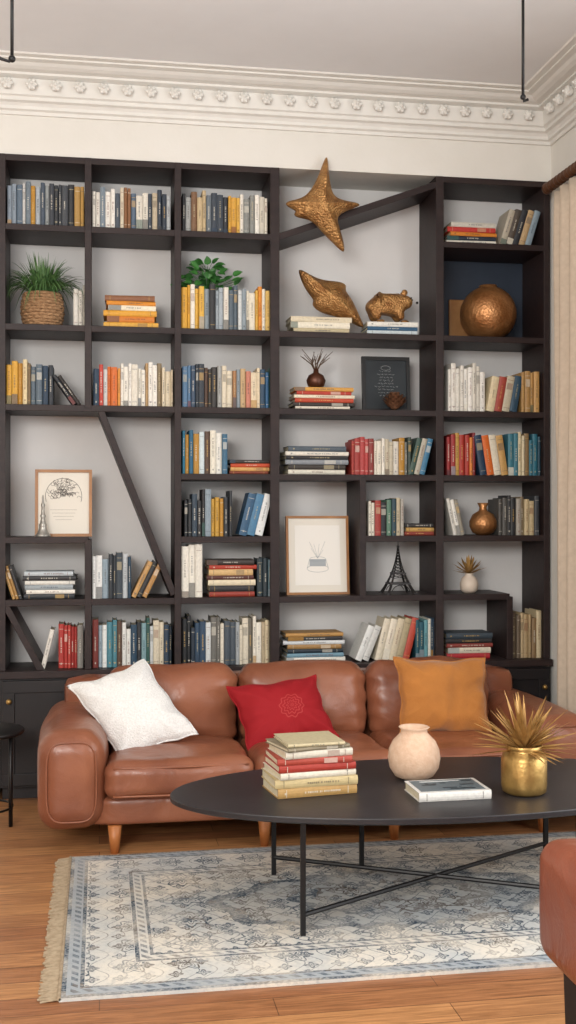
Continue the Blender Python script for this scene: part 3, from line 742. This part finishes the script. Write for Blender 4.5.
# ================================================================ RUG
def rug_mat(HX, HY):
    m, nt, b = newmat('distressed_rug'); N = nt.nodes; L = nt.links
    tc = N.new('ShaderNodeTexCoord'); sp = N.new('ShaderNodeSeparateXYZ'); L.new(tc.outputs['Object'], sp.inputs[0])
    def mth(op, a, b_=None, c=None):
        n = N.new('ShaderNodeMath'); n.operation = op
        for i, v in enumerate((a, b_, c)):
            if v is None: continue
            if isinstance(v, (int, float)): n.inputs[i].default_value = v
            else: L.new(v, n.inputs[i])
        return n.outputs[0]
    X, Y = sp.outputs[0], sp.outputs[1]
    ax = mth('ABSOLUTE', X); ay = mth('ABSOLUTE', Y)
    e = mth('MINIMUM', mth('SUBTRACT', HX, ax), mth('SUBTRACT', HY, ay))
    def noi(scale, det=6):
        v = N.new('ShaderNodeTexNoise'); v.inputs['Scale'].default_value = scale; v.inputs['Detail'].default_value = det
        L.new(tc.outputs['Object'], v.inputs['Vector']); return v.outputs['Fac']
    def band(x_, a, b_): return mth('MULTIPLY', mth('GREATER_THAN', x_, a), mth('LESS_THAN', x_, b_))
    def mx_(*a):
        r = a[0]
        for q in a[1:]: r = mth('MAXIMUM', r, q)
        return r
    def flower(kx, ky, ox, oy, pet, r0, amp, w=.05):
        u = mth('SUBTRACT', mth('FRACT', mth('ADD', mth('MULTIPLY', X, kx), ox)), .5)
        v = mth('SUBTRACT', mth('FRACT', mth('ADD', mth('MULTIPLY', Y, ky), oy)), .5)
        r_ = mth('SQRT', mth('ADD', mth('MULTIPLY', u, u), mth('MULTIPLY', v, v)))
        a = mth('ARCTAN2', v, u)
        rr = mth('SUBTRACT', r_, mth('MULTIPLY', mth('COSINE', mth('MULTIPLY', a, pet)), amp))
        return mx_(band(rr, r0, r0 + w), mth('LESS_THAN', rr, r0 * .4), mth('MULTIPLY', band(rr, r0 * .6, r0 * .75), .8))
    def vine(A, B, k1, k2, amp, w):
        s_ = mth('SINE', mth('ADD', mth('MULTIPLY', A, k1), mth('MULTIPLY', mth('SINE', mth('MULTIPLY', B, k2)), amp)))
        return mth('LESS_THAN', mth('ABSOLUTE', s_), w)
    field_p = mx_(flower(5, 5, 0, 0, 8, .26, .05), flower(5, 5, .5, .5, 6, .15, .05, .04), flower(15, 15, .25, .1, 4, .14, .07, .12),
                  mth('MULTIPLY', vine(X, Y, 31.4, 31.4, 1.4, .09), .85), mth('MULTIPLY', vine(Y, X, 31.4, 31.4, 1.4, .09), .85))
    border_p = mx_(flower(6.25, 6.25, .1, .32, 6, .24, .06), flower(12.5, 12.5, .2, .14, 4, .12, .06, .1), mth('MULTIPLY', vine(X, Y, 60, 40, 1.6, .12), .8))
    inb = band(e, .07, .215)
    dots = mth('MULTIPLY', mx_(band(e, .03, .05), band(e, .235, .255)), mth('GREATER_THAN', mth('SINE', mth('MULTIPLY', mth('ADD', X, Y), 150)), 0))
    stripes = mx_(band(e, .0, .018), band(e, .056, .068), band(e, .217, .23), band(e, .262, .272))
    field = mth('GREATER_THAN', e, .27)
    mr_ = mth('SQRT', mth('ADD', mth('POWER', mth('DIVIDE', X, .6), 2), mth('POWER', mth('DIVIDE', Y, .27), 2)))
    mr_ = mth('ADD', mr_, mth('MULTIPLY', mth('SINE', mth('MULTIPLY', mth('ARCTAN2', Y, X), 16)), .05))
    mring = mx_(band(mr_, .93, 1.03), band(mr_, .5, .56)); mins = mth('LESS_THAN', mr_, .93)
    total = mx_(mth('MULTIPLY', inb, border_p), stripes, mth('MULTIPLY', dots, .8), mth('MULTIPLY', field, mx_(field_p, mring)))
    wear = N.new('ShaderNodeMapRange'); L.new(noi(7), wear.inputs[0]); wear.inputs[1].default_value = .36; wear.inputs[2].default_value = .6; wear.inputs[3].default_value = .4; wear.inputs[4].default_value = 1.0
    fine = N.new('ShaderNodeMapRange'); L.new(noi(110, 3), fine.inputs[0]); fine.inputs[1].default_value = .3; fine.inputs[2].default_value = .6; fine.inputs[3].default_value = .45; fine.inputs[4].default_value = 1.0
    fac = mth('MULTIPLY', mth('MULTIPLY', total, wear.outputs[0]), fine.outputs[0])
    def mix(f, a, b_):
        n = N.new('ShaderNodeMix'); n.data_type = 'RGBA'
        if isinstance(f, (int, float)): n.inputs[0].default_value = f
        else: L.new(f, n.inputs[0])
        for i, v in ((6, a), (7, b_)):
            if isinstance(v, tuple): n.inputs[i].default_value = v
            else: L.new(v, n.inputs[i])
        return n.outputs[2]
    r = N.new('ShaderNodeMapRange'); L.new(noi(3.5), r.inputs[0]); r.inputs[1].default_value = .4; r.inputs[2].default_value = .62
    base = mix(r.outputs[0], lin('#d8d1c4'), lin('#bcbebc'))
    base = mix(mth('MULTIPLY', mth('MULTIPLY', mins, field), .4), base, lin('#8d979f'))
    base = mix(mth('MULTIPLY', band(e, .018, .056), .6), base, lin('#7d8b98'))
    sp2 = N.new('ShaderNodeMapRange'); L.new(noi(60, 4), sp2.inputs[0]); sp2.inputs[1].default_value = .5; sp2.inputs[2].default_value = .75; sp2.inputs[4].default_value = .4
    base = mix(sp2.outputs[0], base, lin('#848b90'))
    dark = mix(mth('GREATER_THAN', noi(5), .54), lin('#3c4a58'), lin('#5c544e'))
    c = mix(fac, base, dark); L.new(c, b.inputs['Base Color']); b.inputs['Roughness'].default_value = 1
    b.inputs['Specular IOR Level'].default_value = .1
    bp = N.new('ShaderNodeBump'); bp.inputs['Strength'].default_value = .5; bp.inputs['Distance'].default_value = .004
    L.new(noi(220, 2), bp.inputs['Height']); L.new(bp.outputs[0], b.inputs['Normal'])
    return m
RX0, RX1, RY0, RY1 = -.11, 2.1, -2.24, -.96
HX = (RX1 - RX0) / 2; HY = (RY1 - RY0) / 2
mb = MB().use(rug_mat(HX, HY)); mb.box(-HX, HX, -HY, HY, .0005, .011)
mb.use(mat('rug_fringe', '#a8977e', .95, c2='#8f7d64', ns=60))
for s_ in (-1, 1):
    y = -HY + .004
    while y < HY:
        L_ = random.uniform(.045, .06); dy = random.uniform(-.006, .006)
        mb.tube([(s_ * (HX - .003), y, .008), (s_ * (HX + L_ * .5), y + dy * .4, .006), (s_ * (HX + L_), y + dy, .0035)], [.0032, .003, .0024], 5); y += .0058
mb.tube([(-HX, -HY, .009), (-HX, HY, .009)], .006, 6)
mb.obj('persian_rug', loc=((RX0 + RX1) / 2, (RY0 + RY1) / 2, 0))

# ================================================================ COFFEE TABLE
CX, CY = 1.165, -1.60; A_, B_ = .93, .42; ZTb = .395
tbl = empty('coffee_table', (CX, CY, 0))
mb = MB().use(M_tabletop, False)
N_ = 120
pr = [(.985, ZTb - .022), (1.0, ZTb - .017), (1.0, ZTb - .003), (.997, ZTb)]
vs = []; fs = []
for k_, z in pr:
    for i in range(N_):
        t = 2 * math.pi * i / N_; vs.append((A_ * k_ * math.cos(t), B_ * k_ * math.sin(t), z))
for j in range(3):
    for i in range(N_): fs.append((j * N_ + i, j * N_ + (i + 1) % N_, (j + 1) * N_ + (i + 1) % N_, (j + 1) * N_ + i))
fs.append(tuple(range(N_ - 1, -1, -1))); fs.append(tuple(3 * N_ + i for i in range(N_)))
mb.add(vs, fs); mb.obj('top', parent=tbl)
mb = MB().use(M_black)
lx, ly = .53, .3; q = .008
def leg(x, y, z0=.0115, z1=ZTb - .022): mb.box(x - q, x + q, y - q, y + q, z0, z1)
for a in (-1, 1):
    for b in (-1, 1): leg(a * lx, b * ly)
leg(-.19, .33); leg(.62, .2)
mb.tube([(-lx, -ly, .075), (lx, ly, .075)], .008, 8); mb.tube([(-lx, ly, .075), (lx, -ly, .075)], .008, 8)
mb.tube([(-lx, -ly, ZTb - .03), (-lx, ly, ZTb - .03)], .007, 8); mb.tube([(lx, -ly, ZTb - .03), (lx, ly, ZTb - .03)], .007, 8)
mb.obj('frame', parent=tbl)

def tstack(name, cx, cy, z, items, d):
    mb = MB().use(M_book)
    for (w, L, c, yaw, dx) in items:
        M = Matrix.Translation((cx + dx, cy, z + w)) @ Matrix.Rotation(yaw, 4, 'Z') @ Matrix.Translation((-L / 2, -d / 2, 0)) @ LAY
        book(mb, w - .0005, L, d, c, M=M); z += w
    mb.obj(name, keepcol=True)
Yt = -1.66
tstack('book_stack', sx(312, Yt), Yt + .06, ZTb + .0005, [(.032, .28, '#b8935a', .14, 0), (.03, .29, '#cdb98a', .1, 0), (.022, .27, '#d8d0bf', .17, .0), (.024, .27, '#a8382c', .12, .002),
      (.022, .26, '#b04a3c', .08, -.004), (.024, .24, '#cfc8b8', .17, .003), (.013, .23, '#8a7f68', .26, -.006), (.012, .2, '#c9bc98', .1, 0)], .19)
mb = MB().use(M_book); bx = sx(447, -1.74)
book(mb, .03, .25, .17, '#d8d6d0', M=Matrix.Translation((0, 0, .03)) @ Matrix.Translation((-.125, -.085, 0)) @ LAY)
mb.color = lin('#5d6a70'); mb.box(-.112, .112, -.07, .075, .03, .0306)
mb.color = lin('#2f3a40')
for i in range(14):
    a = random.uniform(-.1, .08); b_ = random.uniform(-.06, .05); mb.box(a, min(.11, a + random.uniform(.01, .05)), b_, b_ + random.uniform(.005, .02), .0306, .031)
mb.color = lin('#c9cdcb'); mb.box(-.08, .06, .05, .06, .0306, .0312)
mb.obj('hardcover_book', loc=(bx, -1.74, ZTb + .0005), rot=(0, 0, .02), keepcol=True)
Yv = -1.50
lathe_obj('ceramic_vase', [(.045, 0), (.07, .012), (.088, .04), (.094, .075), (.09, .105), (.076, .135), (.056, .155), (.048, .164), (.047, .176), (.056, .184), (.052, .186), (.042, .174), (.04, .15), (.001, .13)], M_cer, (sx(414, Yv), Yv, ZTb), seg=56)
Yv = -1.76; bxv = sx(524, Yv)
gp = empty('gold_leaf_plant', (bxv, Yv, ZTb))
mb = MB().use(M_brass, True)
mb.lathe([(.062, 0), (.074, .008), (.077, .03), (.077, .115), (.071, .132), (.06, .142), (.058, .15), (.064, .162), (.06, .164), (.05, .15), (.05, .13), (.001, .12)], seg=56); mb.obj('vase', parent=gp)
mb = MB().use(M_goldleaf)
for i in range(90):
    a = 2 * math.pi * random.random(); e = random.uniform(.02, 1.4); L = random.uniform(.16, .225)
    pts = []
    for t in (0, .15, .4, .7, 1):
        rr = L * t * math.cos(e); z = .145 + L * t * math.sin(e) * .95 - .02 * t * t * math.cos(e)
        pts.append((rr * math.cos(a), rr * math.sin(a), z))
    w = random.uniform(.006, .0115); mb.blade(pts, [.002, w * .7, w, w * .6, .0005], (-math.sin(a), math.cos(a), random.uniform(-.4, .4)))
mb.obj('leaves', parent=gp)

# ================================================================ ARMCHAIR
ac = empty('leather_armchair', (1.5, -3.13, 0))
def AP(o): o.parent = ac; o.location = Vector(o.location) - Vector((1.5, -3.13, 0)); return o
for nm, x_ in (('arm_left', 1.142), ('arm_right', 1.85)):
    AP(soft(nm, (x_, -3.12, .402), (.16, .74, .29), .05, M_leather2, bulge=(.012, .008, .015), wr=.004, wf=4, n=22))
AP(soft('seat', (1.49, -3.08, .36), (.55, .66, .18), .05, M_leather2, bulge=(0, .01, .03), wr=.006))
AP(soft('back', (1.49, -3.46, .56), (.72, .16, .55), .06, M_leather2, bulge=(0, .02, .02), wr=.006))
mb = MB().use(M_darkleg, False)
for x_ in (1.13, 1.87):
    for y_ in (-2.83, -3.43): mb.lathe([(.018, 0), (.028, .27)], c=(x_, y_, 0), seg=4)
AP(mb.obj('legs'))

# ================================================================ SIDE TABLE
mb = MB().use(M_black, True)
mb.lathe([(.165, .395), (.17, .4), (.17, .41), (.165, .415)], seg=48)
for a in (-.3, math.pi * .5 + .4, math.pi + .6): mb.tube([(.12 * math.cos(a), .12 * math.sin(a), .395), (.12 * math.cos(a), .12 * math.sin(a), 0)], .009, 10)
mb.tube([(.12 * math.cos(a), .12 * math.sin(a), .08) for a in [2 * math.pi * i / 32 for i in range(32)]], .005, 6, True)
mb.obj('side_table', loc=(-.49, -.42, 0))

# ================================================================ CURTAIN, ROD, PENDANTS
mb = MB().use(M_curtain, True); NY, NZ = 200, 24; vs = []; fs = []
for j in range(NZ + 1):
    z = .02 + (2.93 - .02) * j / NZ
    for i in range(NY + 1):
        t = i / NY; y = -.17 - t * .95
        amp = .022 + .008 * (1 - j / NZ)
        xx = 2.218 + amp * math.sin(t * 2 * math.pi * 8 + .5 * math.sin(j * .22)) + .008 * noise.noise(Vector((t * 9, z * 1.2, 0)))
        vs.append((xx, y, z))
for j in range(NZ):
    for i in range(NY): a = j * (NY + 1) + i; fs.append((a, a + 1, a + NY + 2, a + NY + 1))
mb.add(vs, fs); o = mb.obj('curtain'); sd = o.modifiers.new('th', 'SOLIDIFY'); sd.thickness = .003
mb = MB().use(M_rodw, True); zr = 2.965
pts = [(2.205, -.11 - i * .01, zr) for i in range(60)]; mb.tube(pts, [.02 + .007 * (1 if i % 4 < 2 else -.6) for i in range(60)], 14)
mb.tube([(2.205, -.69, zr), (2.205, -4.3, zr)], .016, 12); mb.ball((2.205, -.1, zr), .03)
for y_ in (-.35, -4.1): mb.tube([(2.205, y_, zr), (2.27, y_, zr)], .01)
mb.obj('curtain_rod')
def pendant(px, py, Y, hook):
    X = sx(px, Y); Z = sz(px, py, Y); mb = MB().use(M_black, True)
    mb.tube([(0, 0, ZC - Z), (0, 0, 0)], .006, 8); mb.lathe([(.05, ZC - Z - .02), (.055, ZC - Z)], seg=24)
    if hook: mb.tube([(0, 0, .0), (-.01, 0, -.02), (-.04, 0, -.012), (-.075, 0, .015), (-.13, 0, .04)], .006, 8); mb.ball((0, 0, -.01), .013)
    else: mb.tube([(0, 0, 0), (.004, 0, -.015), (.02, 0, -.008)], .006, 8); mb.ball((0, 0, 0), .011)
    mb.obj('pendant_rod', loc=(X, Y, Z))
pendant(12, 56, -1.3, True); pendant(523, 97, -1.3, False)

# ================================================================ LIGHT
w = bpy.data.worlds.new('sky'); sc.world = w; w.use_nodes = True
w.node_tree.nodes['Background'].inputs[0].default_value = (.97, .98, 1, 1); w.node_tree.nodes['Background'].inputs[1].default_value = .95
def area(name, loc, rot, sx_, sy_, e, c):
    l = bpy.data.lights.new(name, 'AREA'); l.shape = 'RECTANGLE'; l.size = sx_; l.size_y = sy_; l.energy = e; l.color = c
    o = bpy.data.objects.new(name, l); col.objects.link(o); o.location = loc; o.rotation_euler = rot; return o
area('added_front_fill', (-1.5, -6.4, 2.5), (math.radians(72), 0, math.radians(-22)), 2.0, 1.3, 205, (1, .97, .93))  # added soft fill from behind the camera, no fixture of the room
area('added_ceiling_fill', (0.2, -3.6, 1.9), (math.radians(180), 0, 0), 1.6, 1.2, 30, (.97, .98, 1))  # added upward light that brightens the ceiling; the room has no such lamp
area('window_daylight', (2.6, -2.8, 1.7), (0, math.radians(90), 0), 2.4, 2.3, 75, (.98, .99, 1))

cam = bpy.data.cameras.new('camera'); co = bpy.data.objects.new('camera', cam); col.objects.link(co)
cam.sensor_fit = 'HORIZONTAL'; cam.sensor_width = 36; cam.lens = 36 * F / 576
co.location = (0, -D0, CH); co.rotation_euler = (math.radians(90), 0, -TH); sc.camera = co
